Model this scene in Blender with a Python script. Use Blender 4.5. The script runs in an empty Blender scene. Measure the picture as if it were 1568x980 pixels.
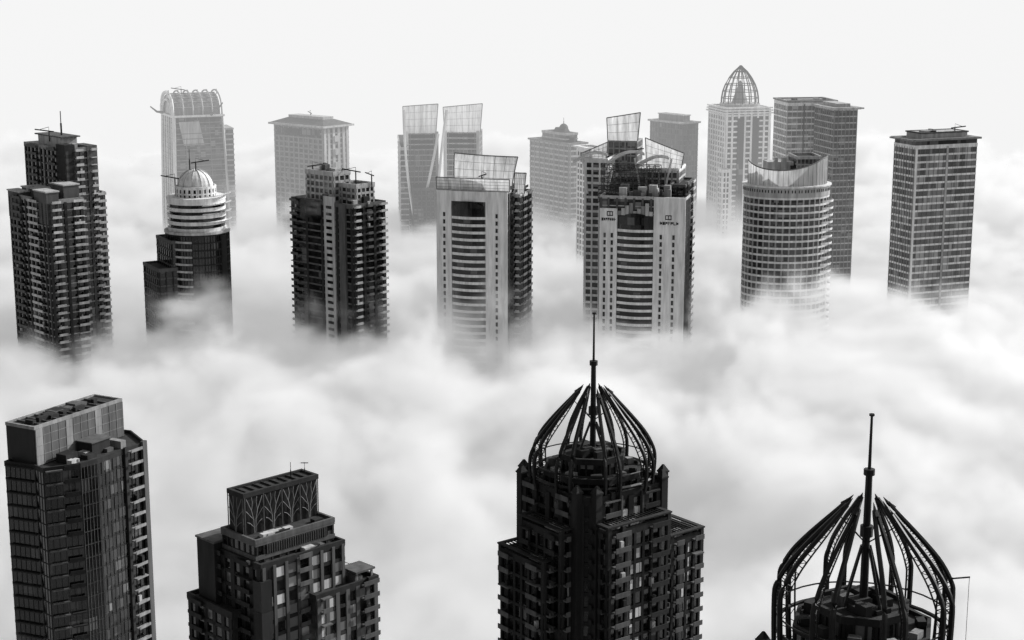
import bpy, math, random, time
from mathutils import Vector
H=300.0; TH=math.radians(12); F=2550.0
c,s=math.cos(TH),math.sin(TH)
# pixel position in the camera frame + ground distance -> world position
def P(px,py,d):
    u=px-784; v=py-490; k=F*c-v*s
    return (u*d/k, d, H-d*(F*s+v*c)/k)
def ZZ(py,d): return P(784,py,d)[2]
sc=bpy.context.scene
cam=bpy.data.cameras.new("camera"); co=bpy.data.objects.new("camera",cam); sc.collection.objects.link(co)
co.location=(0,0,H); co.rotation_euler=(math.radians(90)-TH,0,0); cam.sensor_width=36; cam.lens=36*F/1568; cam.clip_end=60000; cam.clip_start=1
sc.camera=co
sc.view_settings.view_transform='Standard'; sc.view_settings.look='None'; sc.view_settings.exposure=0
EL=math.radians(30); AZ=math.radians(60)
w=bpy.data.worlds.new("World"); sc.world=w; w.use_nodes=True
nt=w.node_tree; bg=nt.nodes['Background']; sky=nt.nodes.new('ShaderNodeTexSky'); sky.sky_type='NISHITA'; sky.sun_disc=False
sky.sun_elevation=EL; sky.sun_rotation=AZ; sky.dust_density=4
bw=nt.nodes.new('ShaderNodeRGBToBW'); nt.links.new(sky.outputs[0],bw.inputs[0]); nt.links.new(bw.outputs[0],bg.inputs[0]); bg.inputs[1].default_value=0.15
sl=bpy.data.lights.new("sun",'SUN'); sl.energy=5; sl.angle=math.radians(.5); so=bpy.data.objects.new("sun",sl); sc.collection.objects.link(so)
so.rotation_euler=Vector((math.sin(AZ)*math.cos(EL),math.cos(AZ)*math.cos(EL),math.sin(EL))).to_track_quat('Z','Y').to_euler()

# ---------------------------------------------------------------- materials
def newmat(name):
    m=bpy.data.materials.new(name); m.use_nodes=True; return m,m.node_tree.nodes,m.node_tree.links,m.node_tree.nodes['Principled BSDF']
def concrete(name,val,rough=.8,spec=.2,trans=0):
    m,n,L,b=newmat(name); tc=n.new('ShaderNodeTexCoord'); mp=n.new('ShaderNodeMapping'); mp.inputs['Scale'].default_value=(.5,.5,.06)
    no=n.new('ShaderNodeTexNoise'); no.inputs['Scale'].default_value=1; no.inputs['Detail'].default_value=4; no.inputs['Roughness'].default_value=.65
    cr=n.new('ShaderNodeValToRGB'); cr.color_ramp.elements[0].position=.3; cr.color_ramp.elements[1].position=.7
    a=val*.62; e=min(.9,val*1.3); cr.color_ramp.elements[0].color=(a,a,a,1); cr.color_ramp.elements[1].color=(e,e,e,1)
    L.new(tc.outputs['Object'],mp.inputs[0]); L.new(mp.outputs[0],no.inputs['Vector']); L.new(no.outputs[0],cr.inputs[0]); L.new(cr.outputs[0],b.inputs['Base Color'])
    b.inputs['Roughness'].default_value=rough; b.inputs['Specular IOR Level'].default_value=spec
    if trans:
        t=n.new('ShaderNodeBsdfTranslucent'); L.new(cr.outputs[0],t.inputs['Color']); x=n.new('ShaderNodeMixShader'); x.inputs[0].default_value=trans
        L.new(b.outputs[0],x.inputs[1]); L.new(t.outputs[0],x.inputs[2]); L.new(x.outputs[0],n['Material Output'].inputs[0])
    return m
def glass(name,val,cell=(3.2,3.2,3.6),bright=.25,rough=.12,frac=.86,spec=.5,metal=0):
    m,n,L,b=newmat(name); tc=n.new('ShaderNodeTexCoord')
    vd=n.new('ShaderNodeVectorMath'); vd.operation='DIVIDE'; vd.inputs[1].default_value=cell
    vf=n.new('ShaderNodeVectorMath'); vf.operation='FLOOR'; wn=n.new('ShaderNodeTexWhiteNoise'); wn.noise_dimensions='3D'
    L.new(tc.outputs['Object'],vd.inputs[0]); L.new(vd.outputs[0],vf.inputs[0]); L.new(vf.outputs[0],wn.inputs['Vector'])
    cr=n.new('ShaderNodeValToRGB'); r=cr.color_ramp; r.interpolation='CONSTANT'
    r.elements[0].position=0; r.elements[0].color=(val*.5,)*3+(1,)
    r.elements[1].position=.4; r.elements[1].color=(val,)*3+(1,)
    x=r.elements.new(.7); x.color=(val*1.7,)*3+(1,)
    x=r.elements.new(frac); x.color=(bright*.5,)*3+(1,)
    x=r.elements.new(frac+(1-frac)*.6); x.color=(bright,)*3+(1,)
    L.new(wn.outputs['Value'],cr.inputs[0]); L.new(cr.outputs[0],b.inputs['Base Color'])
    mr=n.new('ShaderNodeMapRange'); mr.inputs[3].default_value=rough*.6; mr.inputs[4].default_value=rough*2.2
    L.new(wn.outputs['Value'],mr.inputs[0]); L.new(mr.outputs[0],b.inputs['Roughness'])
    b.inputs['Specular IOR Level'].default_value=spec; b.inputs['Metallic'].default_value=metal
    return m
MATS={
 'black':concrete('black_cladding',.010,.6,.3),'dark':concrete('dark_concrete',.022),'mid':concrete('mid_concrete',.09),
 'grey':concrete('grey_concrete',.22),'lite':concrete('light_concrete',.42),'white':concrete('white_render',.84),'roof':concrete('roof_felt',.035,.9),
 'screen':concrete('translucent_screen',.72,.6,.3,.5),
 'metal':concrete('dark_steel',.010,.5,.3),'steel':concrete('galvanised_steel',.3,.4,.5),
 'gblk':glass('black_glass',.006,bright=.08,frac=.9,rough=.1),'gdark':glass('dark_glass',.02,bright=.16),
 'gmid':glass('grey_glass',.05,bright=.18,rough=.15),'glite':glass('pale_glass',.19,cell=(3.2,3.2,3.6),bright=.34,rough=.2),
 'gpaintsky':glass('painted_sky_glass',.4,bright=.75,rough=.15,metal=.25,frac=.6),  # pale base colour paints a bright sky reflection onto the panes
}
MK=list(MATS.keys())
# ---------------------------------------------------------------- builder
class B:
    def __init__(self,name,base):
        self.base=Vector((base[0],base[1],0)); self.parts={}
        self.e=bpy.data.objects.new(name,None); sc.collection.objects.link(self.e); self.e.location=self.base; self.e.empty_display_size=5
    def g(self,part): return self.parts.setdefault(part,([],[],[]))
    def add(self,part,mat,vs,fs):
        v,f,m=self.g(part); o=len(v); v.extend([tuple(x) for x in vs]); f.extend([tuple(i+o for i in q) for q in fs]); m.extend([MK.index(mat)]*len(fs))
    def prism(self,part,mat,poly,z0,z1,top=None):
        n=len(poly); t=top or poly
        vs=[(p[0],p[1],z0) for p in poly]+[(p[0],p[1],z1) for p in t]
        fs=[(i,(i+1)%n,n+(i+1)%n,n+i) for i in range(n)]+[tuple(range(n,2*n)),tuple(range(n-1,-1,-1))]
        self.add(part,mat,vs,fs)
    def ring(self,part,mat,po,pi,z0,z1):
        n=len(po); vs=[(p[0],p[1],z) for z in(z0,z1) for q in(po,pi) for p in q]
        fs=[]
        for i in range(n):
            j=(i+1)%n
            fs+=[(i,j,2*n+j,2*n+i),(n+j,n+i,3*n+i,3*n+j),(2*n+i,2*n+j,3*n+j,3*n+i),(j,i,n+i,n+j)]
        self.add(part,mat,vs,fs)
    def box(self,part,mat,o,ex,ey,a0,a1,b0,b1,z0,z1):
        self.prism(part,mat,[(o[0]+ex[0]*a+ey[0]*b_,o[1]+ex[1]*a+ey[1]*b_) for a,b_ in((a0,b0),(a1,b0),(a1,b1),(a0,b1))],z0,z1)
    def tube(self,part,mat,pts,r,sides=6,r1=None):
        pts=[Vector(p) for p in pts]; n=len(pts); vs=[];fs=[]
        for i,p in enumerate(pts):
            t=(pts[min(i+1,n-1)]-pts[max(i-1,0)]).normalized()
            up=Vector((0,0,1)) if abs(t.z)<.9 else Vector((1,0,0))
            a=t.cross(up).normalized(); b_=t.cross(a)
            rr=r if r1 is None else r+(r1-r)*i/(n-1)
            for k in range(sides):
                an=2*math.pi*k/sides; vs.append(p+a*math.cos(an)*rr+b_*math.sin(an)*rr)
        for i in range(n-1):
            for k in range(sides):
                k2=(k+1)%sides; fs.append((i*sides+k,i*sides+k2,(i+1)*sides+k2,(i+1)*sides+k))
        fs+=[tuple(range(sides)),tuple(range((n-1)*sides,n*sides))]
        self.add(part,mat,vs,fs)
    def sheet(self,part,mat,fn,nu,nv):
        vs=[fn(i/nu,j/nv) for j in range(nv+1) for i in range(nu+1)]
        fs=[(j*(nu+1)+i,j*(nu+1)+i+1,(j+1)*(nu+1)+i+1,(j+1)*(nu+1)+i) for j in range(nv) for i in range(nu)]
        self.add(part,mat,vs,fs)
    def dome(self,part,mat,cx,cy,z,r,h,seg=24,rg=8):
        self.sheet(part,mat,lambda u,v:(cx+r*math.cos(v*math.pi/2)*math.cos(2*math.pi*u),cy+r*math.cos(v*math.pi/2)*math.sin(2*math.pi*u),z+h*math.sin(v*math.pi/2)),seg,rg)
    def done(self):
        for k,(v,f,m) in self.parts.items():
            me=bpy.data.meshes.new(k); bx=self.base
            me.from_pydata([(a-bx.x,b_-bx.y,c_) for a,b_,c_ in v],[],f)
            used=sorted(set(m)); 
            for i in used: me.materials.append(MATS[MK[i]])
            mp={u:i for i,u in enumerate(used)}
            me.polygons.foreach_set('material_index',[mp[i] for i in m]); me.update()
            o=bpy.data.objects.new(k,me); sc.collection.objects.link(o); o.parent=self.e
def offs(poly,d):
    n=len(poly); out=[]
    for i in range(n):
        p0=Vector(poly[i-1][:2]);p1=Vector(poly[i][:2]);p2=Vector(poly[(i+1)%n][:2])
        a=(p1-p0).normalized(); b_=(p2-p1).normalized(); na=Vector((a.y,-a.x)); nb=Vector((b_.y,-b_.x))
        m=na+nb; l=m.length_squared
        out.append(p1+m*(2*d/l if l>.3 else d))
    return out
class Rect:
    def __init__(self,C,al,a,b_):
        self.C=Vector(C[:2]); self.al=al; self.e1=Vector((math.cos(al),math.sin(al))); self.e2=Vector((-math.sin(al),math.cos(al))); self.a=a; self.b=b_
    def pt(self,x,y): return self.C+self.e1*x+self.e2*y
    def sub(self,x0,x1,y0,y1): return [self.pt(x0,y0),self.pt(x1,y0),self.pt(x1,y1),self.pt(x0,y1)]
    def poly(self): return self.sub(0,self.a,0,self.b)
def rect(xl,xc,xr,ytop,d,yaw):
    al=math.radians(yaw); C=P(xc,ytop,d); z=C[2]
    def solve(px,dx,dy):
        u=px-784; return (u*(C[1]*c+(H-z)*s)-F*C[0])/(F*dx-u*c*dy)
    a=solve(xr,math.cos(al),math.sin(al)); b_=solve(xl,-math.sin(al),math.cos(al))
    return Rect(C,al,a,b_),z
def tower(b,poly,z0,z1,fh=3.6,slab=(.9,.3,'lite'),gl='gdark',piers=None,balc=None,par=1.2,part='body',zmin=95,roof='roof'):
    """core + floor bands + piers + balconies + parapet"""
    n=len(poly); b.prism(part,gl,poly,z0,z1)
    zs=max(z0,zmin); nf=int((z1-zs)/fh)
    rr=random.Random(int(z1*7+poly[0][0]*3))
    if slab:
        h,pr,sm=slab; po=offs(poly,pr)
        for i in range(nf+1):
            z=z1-i*fh
            b.prism('floor_bands',sm,po,z-h,z-.004)
    for e in range(n):
        p=Vector(poly[e][:2]); q=Vector(poly[(e+1)%n][:2]); L=(q-p).length
        if L<.5: continue
        ex=(q-p)/L; nn=Vector((ex.y,-ex.x))
        ps=piers.get(e,piers.get('*')) if piers else None
        if ps:
            sp,wd,pr,pm=ps; k=max(1,round(L/sp))
            for i in range(k+1):
                t=L*i/k; 
                b.box('piers',pm,p,ex,nn,max(.05,t-wd/2) if i<k else L-.05-wd,(min(L-.05,t+wd/2) if i>0 else .05+wd),-.1,pr,zs,z1-.02)
        for (f0,f1,dep,bm,ph) in (balc.get(e,[]) if balc else []):
            for i in range(nf+1):
                z=z1-i*fh-.03
                if z-1<zs: continue
                b.box('balconies',bm,p,ex,nn,L*f0,L*f1,.02,dep,z-.35,z)
                if ph and rr.random()<.92:
                    b.box('balconies',bm,p,ex,nn,L*f0+.02,L*f1-.02,dep-.15,dep+.03,z-.3,z+ph)
                if dep>1.3 and (f1-f0)*L>3 and rr.random()<.35:
                    t=rr.uniform(L*f0+.3,L*f1-1.5); b.box('balcony_items','lite' if rr.random()<.3 else 'dark',p,ex,nn,t,t+rr.uniform(.6,1.2),.1,dep*.6,z+.01,z+rr.uniform(.9,2.2))
    if par:
        b.ring('parapet',slab[2] if slab else 'dark',offs(poly,(slab[1] if slab else .1)+.06),offs(poly,-.35),z1-.5,z1+par)
        b.prism('roof_deck',roof,offs(poly,-.4),z1-.1,z1+.06)
def clutter(b,R,z,x0,x1,y0,y1,n,seed,hm=3,mats=('mid','dark','lite')):
    r=random.Random(seed)
    for i in range(n):
        w_=min(r.uniform(1,4),x1-x0); l=min(r.uniform(1,4),y1-y0); x=r.uniform(x0,x1-w_); y=r.uniform(y0,y1-l); h=r.uniform(.8,hm)
        b.box('rooftop_plant',r.choice(mats),R.C,R.e1,R.e2,x,x+w_,y,y+l,z+.05,z+.08+h+i*.003)
def mast(b,x,y,z0,z1,r=.35):
    b.tube('antenna','metal',[(x,y,z0),(x,y,z0+(z1-z0)*.5)],r,6); b.tube('antenna','metal',[(x,y,z0+(z1-z0)*.5),(x,y,z1)],r*.5,6)
def crane(b,x,y,z,h,jib,ang):
    b.tube('roof_crane','metal',[(x,y,z),(x,y,z+h)],.3,4)
    dx,dy=math.cos(ang),math.sin(ang)
    b.tube('roof_crane','metal',[(x-dx*jib*.35,y-dy*jib*.35,z+h-.2),(x+dx*jib,y+dy*jib,z+h+.6)],.3,4)
    b.tube('roof_crane','metal',[(x,y,z+h),(x,y,z+h+2),(x+dx*jib*.7,y+dy*jib*.7,z+h+.5)],.12,4)

# ================================================================ NEAR ROW
def near_left():
    b=B('glass_residential_tower',(-120,445))
    z1=169.3
    poly=[(-136,429),(-127,425.5),(-124,422.5),(-115.3,427),(-111.8,431),(-102.5,447.5),(-109,459),(-119.5,463)]
    tower(b,poly,0,z1,3.7,(.3,.1,'dark'),'gblk',piers={'*':(1.6,.12,.12,'black'),4:(1.5,.1,.16,'dark'),3:(1.1,.1,.16,'mid')},
      balc={0:[(.05,.95,.8,'dark',0)],2:[(.05,.5,1.0,'mid',0),(.55,.95,1.0,'dark',.9)],4:[(.62,.86,1.6,'grey',.5)]},par=.9)
    p=Vector((-111.8,431)); ex=(Vector((-102.5,447.5))-p).normalized(); n=Vector((ex.y,-ex.x))
    b.box('piers','mid',p,ex,n,17.2,18.9,.05,.9,95,z1+1.4)
    b.box('piers','dark',p,ex,n,10.2,11.2,.05,.7,95,z1+1.4)
    for i in range(7):
        for k in range(20):
            if (i*7+k*5)%3: b.box('curtain_wall','gmid' if (i+k)%5==0 and i>1 else 'gdark',p,ex,n,.3+i*1.4,1.55+i*1.4,.0,.1,z1-3.0-k*3.7,z1-.5-k*3.7)
    R=Rect((-126.8,426),math.radians(61),34,10.2)
    b.prism('roof_screen','black',R.poly(),z1,180)
    b.ring('roof_screen','grey',offs(R.poly(),.12),offs(R.poly(),-.5),179.6,180.5)
    b.prism('roof_deck','roof',offs(R.poly(),-.6),179.8,180.06)
    for i in range(12):
        b.box('screen_panels','mid' if i%4 else 'grey',R.C,R.e1,R.e2,.3+i*2.82,.3+i*2.82+2.7,-.28,-.02,z1+.3,179.55)
    for i in range(12):
        b.box('screen_mullions','grey',R.C,R.e1,R.e2,.16+i*2.82,.28+i*2.82,-.4,-.02,z1+.3,179.5)
    for k in range(3): b.box('screen_mullions','grey',R.C,R.e1,R.e2,.2,33.8,-.36,-.29,z1+3+k*2.6,z1+3.1+k*2.6)
    clutter(b,R,180.06,1.5,32,2,8.5,16,3,1.2,('mid','dark'))
    for i in range(9): b.box('roof_grille','mid',R.C,R.e1,R.e2,3+i*3.2,3.3+i*3.2,1,9.2,180.07,180.5)
    Q=Rect((-118.5,431.5),math.radians(61),18,4)
    b.box('penthouse','dark',Q.C,Q.e1,Q.e2,6,13,-1.5,4,z1+.07,z1+3.6); b.box('penthouse','mid',Q.C,Q.e1,Q.e2,5.6,13.4,-1.9,4.05,z1+3.6,z1+3.9)
    b.box('penthouse','black',Q.C,Q.e1,Q.e2,-3,1.5,-.6,3,z1+.07,z1+2.5); b.box('penthouse','grey',Q.C,Q.e1,Q.e2,15,17,-3.6,1,z1+.07,z1+2.2)
    clutter(b,Q,z1,-4,16,-3,2,9,8,1.6)
    b.done()
near_left()
def near_second():
    b=B('lattice_crown_tower',(-60,405))
    al=math.radians(45)
    T=Rect((-66.6,395),al,23,6.3)
    zt=171.7
    b.prism('crown_box','black',T.poly(),161,zt-.3)
    b.ring('crown_box','dark',offs(T.poly(),.35),offs(T.poly(),-.5),zt-.9,zt+.3)
    b.prism('roof_deck','roof',offs(T.poly(),-.55),zt-.5,zt-.2)
    for i in range(8): b.box('roof_grille','dark',T.C,T.e1,T.e2,1.5+i*2.6,1.8+i*2.6,.6,5.6,zt-.19,zt+.2)
    def lat(C,e,n,L,nb):
        for i in range(nb+1):
            q=C+e*(L*i/nb); q=q+n*.35; b.tube('crown_lattice','mid',[(q.x,q.y,161.2),(q.x,q.y,zt-.9)],.14,4)
        for i in range(nb):
            x0=L*i/nb; wd=L/nb
            def pp(t,z):
                q=C+e*(x0+t*wd)+n*.4; return (q.x,q.y,161.2+z)
            for sg in(-1,1):
                b.tube('crown_lattice','grey',[pp(.5+sg*.03,0),pp(.5+sg*.06,3.5),pp(.5+sg*.16,6),pp(.5+sg*.42,9.3)],.10,4)
                b.tube('crown_lattice','grey',[pp(.5+sg*.06,3.5),pp(.5+sg*.3,5.2),pp(.5+sg*.46,6.2)],.07,4)
                b.tube('crown_lattice','grey',[pp(.5+sg*.16,6),pp(.5+sg*.1,8),pp(.5+sg*.14,9.4)],.07,4)
                b.tube('crown_lattice','grey',[pp(.5+sg*.04,1.5),pp(.5+sg*.25,2.8),pp(.5+sg*.4,3.2)],.07,4)
    lat(T.C,T.e1,-T.e2,23,4); lat(T.pt(0,6.3),-T.e2,-T.e1,6.3,1)
    q=T.pt(17,3); mast(b,q.x,q.y,zt,zt+4.2,.16); q=T.pt(21.5,3); mast(b,q.x,q.y,zt,zt+3.2,.12); b.tube('antenna','metal',[(q.x-1,q.y,zt+3),(q.x+1,q.y,zt+3)],.12,4)
    R2=Rect((-63.2,390.2),al,24.5,14)
    tower(b,R2.poly(),150,160.9,3.6,(1.1,.25,'mid'),'gblk',piers={'*':(2.4,.5,.2,'dark')},par=.7)
    b.box('tier_louvres','dark',R2.C,R2.e1,R2.e2,3,22,-.3,-.05,157.2,159.7)
    for i in range(26): b.box('tier_louvres','mid',R2.C,R2.e1,R2.e2,3.2+i*.72,3.35+i*.72,-.42,-.31,157.2,159.7)
    R3=Rect((-61.6,387.6),al,26,23.5)
    tower(b,R3.poly(),0,155.2,3.6,(.9,.25,'dark'),'gdark',piers={0:(3.7,.9,.5,'mid'),'*':(4,1.6,.4,'dark')},
      balc={3:[(.1,.35,1.4,'dark',.9),(.6,.85,1.4,'dark',.9)],0:[(.42,.58,1.2,'mid',.9)]},par=1.0)
    r=random.Random(6)
    for i in range(7):
        for k in range(14):
            if r.random()<.6: b.box('window_panes','gpaintsky',R3.C,R3.e1,R3.e2,.6+i*3.71,3.05+i*3.71,-.2,.05,155.2-3.45-k*3.6,155.2-1.0-k*3.6)
    for k in (0,1,2,3,4,5,6):
        b.box('corner_bays','dark' if k%2 else 'black',R3.C,R3.e1,R3.e2,-1.1,2.2,-1.1,2.2,96+k*8,96+k*8+7.9)
    for (x0,x1,y0,y1,zt2,md) in [(-2,6,17,24.5,157.8,'dark'),(21,27.5,14,24,157,'mid')]:
        b.box('corner_turrets',md,R3.C,R3.e1,R3.e2,x0,x1,y0,y1,96,zt2); b.box('corner_turrets','mid',R3.C,R3.e1,R3.e2,x0-.3,x1+.3,y0-.3,y1+.3,zt2,zt2+.5)
    W=Rect(R3.pt(14,-3.5),al,20,22)
    tower(b,W.poly(),0,144.3,3.6,(.9,.3,'dark'),'gdark',piers={0:(3.3,1.2,.4,'mid'),'*':(4,1.5,.3,'dark')},balc={0:[(.72,.98,1.6,'mid',.9),(.05,.2,1.6,'mid',.9)]},par=1.1)
    for i in range(5):
        for k in range(12):
            if r.random()<.5: b.box('window_panes','gpaintsky',W.C,W.e1,W.e2,.75+i*3.33,2.6+i*3.33,-.2,.05,144.3-3.45-k*3.6,144.3-1.1-k*3.6)
    W2=Rect(R3.pt(-3.5,8),al,14,19)
    tower(b,W2.poly(),0,141.5,3.6,(.9,.3,'dark'),'gblk',piers={'*':(3.5,1.3,.3,'dark')},balc={3:[(.1,.4,1.5,'dark',.9)]},par=1.1)
    clutter(b,R3,155.2,14,25,1,3,5,2,1.2); clutter(b,W,144.3,13,19,1,12,7,5,2.4)
    for x in (14,19):
        for y in (1,6): b.box('pavilion','grey',W.C,W.e1,W.e2,x,x+.5,y,y+.5,144.4,147)
    b.box('pavilion','mid',W.C,W.e1,W.e2,13.6,20,.6,7,147,147.5)
    clutter(b,R2,160.9,1,22,.8,3,8,4,1)
    b.done()
near_second()
def crown_tower(cx,cy,zc,R,spire,collar,yaw,hr=20,seed=1,wings=True,low=3):
    b=B('ribbed_crown_tower',(cx,cy))
    al=math.radians(yaw)
    # rib outline: upright foot, rounded shoulder, then straight run to a sharp tip standing clear of the mast
    prof=[(.97,-low),(1.0,-low*.3),(1.015,hr-17.2),(.985,hr-14.6),(.87,hr-11.2),(.72,hr-8.2),(.53,hr-4.9),(.38,hr-2.4),(.24,hr)]
    prof=[(r*R,z) for r,z in prof]
    def pol(r,a,z): return (cx+r*math.cos(a),cy+r*math.sin(a),zc+z)
    def smooth(pr,k=3):
        out=[]; n=len(pr)
        for i in range(n-1):
            p0=pr[max(i-1,0)];p1=pr[i];p2=pr[i+1];p3=pr[min(i+2,n-1)]
            for j in range(k):
                t=j/k; out.append(tuple(.5*(2*p1[d]+(p2[d]-p0[d])*t+(2*p0[d]-5*p1[d]+4*p2[d]-p3[d])*t*t+(-p0[d]+3*p1[d]-3*p2[d]+p3[d])*t**3) for d in(0,1)))
        out.append(pr[-1]); return out
    sp=smooth(prof); N=len(sp)
    for k in range(8):
        a0=al+math.pi/8+k*math.pi/4
        tang=(-math.sin(a0),math.cos(a0))
        for sg in(-1,1):
            pts=[];pin=[]
            for i,(r,z) in enumerate(sp):
                t=i/(N-1); w2=1.75*(1-max(0,(t-.3)/.7)**1.3)+.1
                p=pol(r,a0,z); pts.append((p[0]+tang[0]*sg*w2,p[1]+tang[1]*sg*w2,p[2]))
                ri=max(r-1.35*(1-t**2)-.15,.2); p=pol(ri,a0,z-.9*math.sin(math.pi*t)); w3=w2*.9
                pin.append((p[0]+tang[0]*sg*w3,p[1]+tang[1]*sg*w3,p[2]))
            b.tube('crown_ribs','metal',pts,.50,6,.42)
            b.tube('crown_ribs','metal',pin,.2,5,.14)
            for i in range(0,N-3):
                b.tube('rib_webs','metal',[pts[i],pin[i]],.09,4)
                if i%2: b.tube('rib_webs','metal',[pts[i],pin[i+1]],.07,4)
        b.tube('crown_ribs','metal',[pol(prof[-1][0]+1.0,a0,hr-1.0),pol(prof[-1][0]-.1,a0,hr+.1),pol(prof[-1][0]-1.0,a0,hr+1.2)],.62,6,.04)
    for (rr,zz,th) in [(1.0,0,.4),(1.0,3,.16)]:
        pts=[pol(rr*R-.2,2*math.pi*i/32,zz) for i in range(33)]
        b.tube('crown_rings','metal',pts,th,5)
    for k in range(4):
        a0=al+math.pi/8+k*math.pi/2
        b.tube('mast_stays','metal',[pol(.36*R,a0,hr-3),pol(.6,a0,hr-7)],.12,4)
    b.tube('mast','metal',[(cx,cy,zc-2),(cx,cy,collar)],.85,10,.6); b.tube('mast','metal',[(cx,cy,collar),(cx,cy,spire)],.32,6,.22)
    b.tube('mast','metal',[(cx,cy,collar-.8),(cx,cy,collar+.3)],1.0,10); b.tube('mast','metal',[(cx,cy,spire-.4),(cx,cy,spire)],.5,6)
    b.tube('mast','metal',[(cx,cy,zc+hr-6),(cx,cy,zc+hr-4)],1.15,10)
    for k in range(4):
        a0=al+k*math.pi/2; b.tube('mast_legs','metal',[pol(4.5,a0,5),pol(1.0,a0,hr-8)],.3,5)
    drum=[(cx+.52*R*math.cos(al+math.pi/8+i*math.pi/4),cy+.52*R*math.sin(al+math.pi/8+i*math.pi/4)) for i in range(8)]
    tower(b,drum,zc-4,zc+4.2,3.3,(.4,.35,'dark'),'gdark',piers={'*':(2.2,.5,.3,'black')},par=.9,part='plant_drum',zmin=zc-4)
    Q=Rect((cx,cy),al,10,10); clutter(b,Q,zc+4.2,-5,5,-5,5,12,seed,2.4,('dark','mid','dark'))
    d2=[(cx+.8*R*math.cos(al+math.pi/8+i*math.pi/4),cy+.8*R*math.sin(al+math.pi/8+i*math.pi/4)) for i in range(8)]
    tower(b,d2,zc-8,zc+.6,2.8,(.45,.3,'dark'),'gblk',piers={'*':(2.6,.4,.3,'dark')},par=.8,part='plant_drum',zmin=zc-8)
    for k in range(10):
        a=k*.63+seed; r=random.Random(k+seed); q=Vector(pol(.66*R,a,0)[:2]); QQ=Rect(q,a,1,1)
        b.box('rooftop_plant',r.choice(('mid','dark','grey')),QQ.C,QQ.e1,QQ.e2,-.8,.8,-r.uniform(.6,1.6),1.1,zc+.7,zc+1.4+r.random()*1.6)
    hs=.89*R; ch=3.6; zs_=zc-2.5-(low-3)
    def sq(h,chm):
        pts=[]
        for (sx,sy) in((1,-1),(1,1),(-1,1),(-1,-1)):
            if sx*sy<0: pr=[(sx*(h-chm),sy*h),(sx*h,sy*(h-chm))]
            else: pr=[(sx*h,sy*(h-chm)),(sx*(h-chm),sy*h)]
            pts+=pr
        return [Vector((cx,cy))+Q.e1*x+Q.e2*y for x,y in pts]
    poly=sq(hs,ch)
    tower(b,poly,0,zs_,3.7,(.9,.3,'dark'),'gblk',piers={0:(1.5,.5,.6,'dark'),2:(1.5,.5,.6,'dark'),4:(1.5,.5,.6,'dark'),6:(1.5,.5,.6,'dark'),'*':(5.4,1.6,.7,'dark')},
       balc={7:[(.06,.3,1.5,'mid',.9),(.7,.94,1.5,'dark',.9)],5:[(.06,.3,1.5,'mid',.9),(.7,.94,1.5,'mid',.9)],1:[(.06,.3,1.5,'grey',.9)]},par=1.2)
    r=random.Random(seed)
    for e in (7,5):
        p=poly[e]; q=poly[(e+1)%8]; L=(q-p).length; ex=(q-p)/L; n=Vector((ex.y,-ex.x))
        for t in ((.36,.46,.56) if e==7 else (.4,.52)):
            for i in range(24):
                z=zs_-3.5-i*3.7
                if e==7 and r.random()<.8 or r.random()<.3: b.box('glazed_bay','gpaintsky',p,ex,n,L*t,L*t+1.7,.1,.6,z-2.4,z+.3)
        if e==7:
            for t in(.33,.67): b.box('glazed_bay','mid',p,ex,n,L*t,L*t+.5,.1,1,95,zs_+.5)
    for i,(sx,sy) in enumerate(((1,-1),(1,1),(-1,1),(-1,-1))):
        for (ox,oy) in ((0,-ch),(-ch,0)):
            q=Vector((cx,cy))+Q.e1*(sx*(hs+.2+ox*.9))+Q.e2*(sy*(hs+.2+oy*.9)); zq=zs_+2.2
            b.box('corner_columns','dark',q,Q.e1,Q.e2,-.9,.9,-.9,.9,95,zq); b.box('corner_columns','dark',q,Q.e1,Q.e2,-1.1,1.1,-1.1,1.1,zq,zq+.4)
            b.prism('corner_columns','dark',[q+Q.e1*x+Q.e2*y for x,y in((-1,-1),(1,-1),(1,1),(-1,1))],zq+.4,zq+1.9,[q+Q.e1*x*.2+Q.e2*y*.2 for x,y in((-1,-1),(1,-1),(1,1),(-1,1))])
    if wings:
        zw=zc-18.5
        for (x0,x1,y0,y1,zt,mt,pm) in [(-hs-6.5,-hs+1,-6,hs-3,zw-.5,'mid','dark'),(-6,hs-1,hs-2,hs+6,zw,'dark','dark'),(hs-1,hs+9,-hs-1.5,7,zw+1.5,'mid','dark'),(-hs+3,hs-5,-hs-4.5,-hs+1,zc-9.5,'dark','dark'),(-hs-4,-hs+1,-hs+4,hs-8,zc-11,'dark','dark')]:
            W=Rect(Q.pt(x0,y0),al,x1-x0,y1-y0)
            tower(b,W.poly(),0,zt,3.7,(.7,.3,'dark'),'gblk',piers={'*':(2.7,.7,.35,pm)},
               balc={0:[(.05,.3,1.7,'mid',.9),(.66,.96,1.7,mt,.9)],3:[(.05,.3,1.7,mt,.9),(.7,.95,1.7,mt,.9)],1:[(.1,.4,1.7,'mid',.9),(.6,.9,1.7,'mid',.9)]},par=1.1)
            for i in range(18):
                for t in (.36,.44,.52):
                    if r.random()<.5: b.box('window_panes','gpaintsky',W.C,W.e1,W.e2,W.a*t,W.a*t+.07*W.a,-.2,.1,zt-3.3-i*3.7,zt-1-i*3.7)
            clutter(b,W,zt,.8,x1-x0-.8,.8,y1-y0-.8,6,seed+3,1.8)
            for (x,y) in((0,0),(x1-x0,0),(0,y1-y0)):
                b.box('wing_posts',pm,W.C,W.e1,W.e2,x-.5,x+.5,y-.5,y+.5,zt-8,zt+2.0)
            b.ring('wing_pergola','dark',offs(W.poly(),.7),offs(W.poly(),-.5),zt+2.0,zt+2.35)
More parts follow.
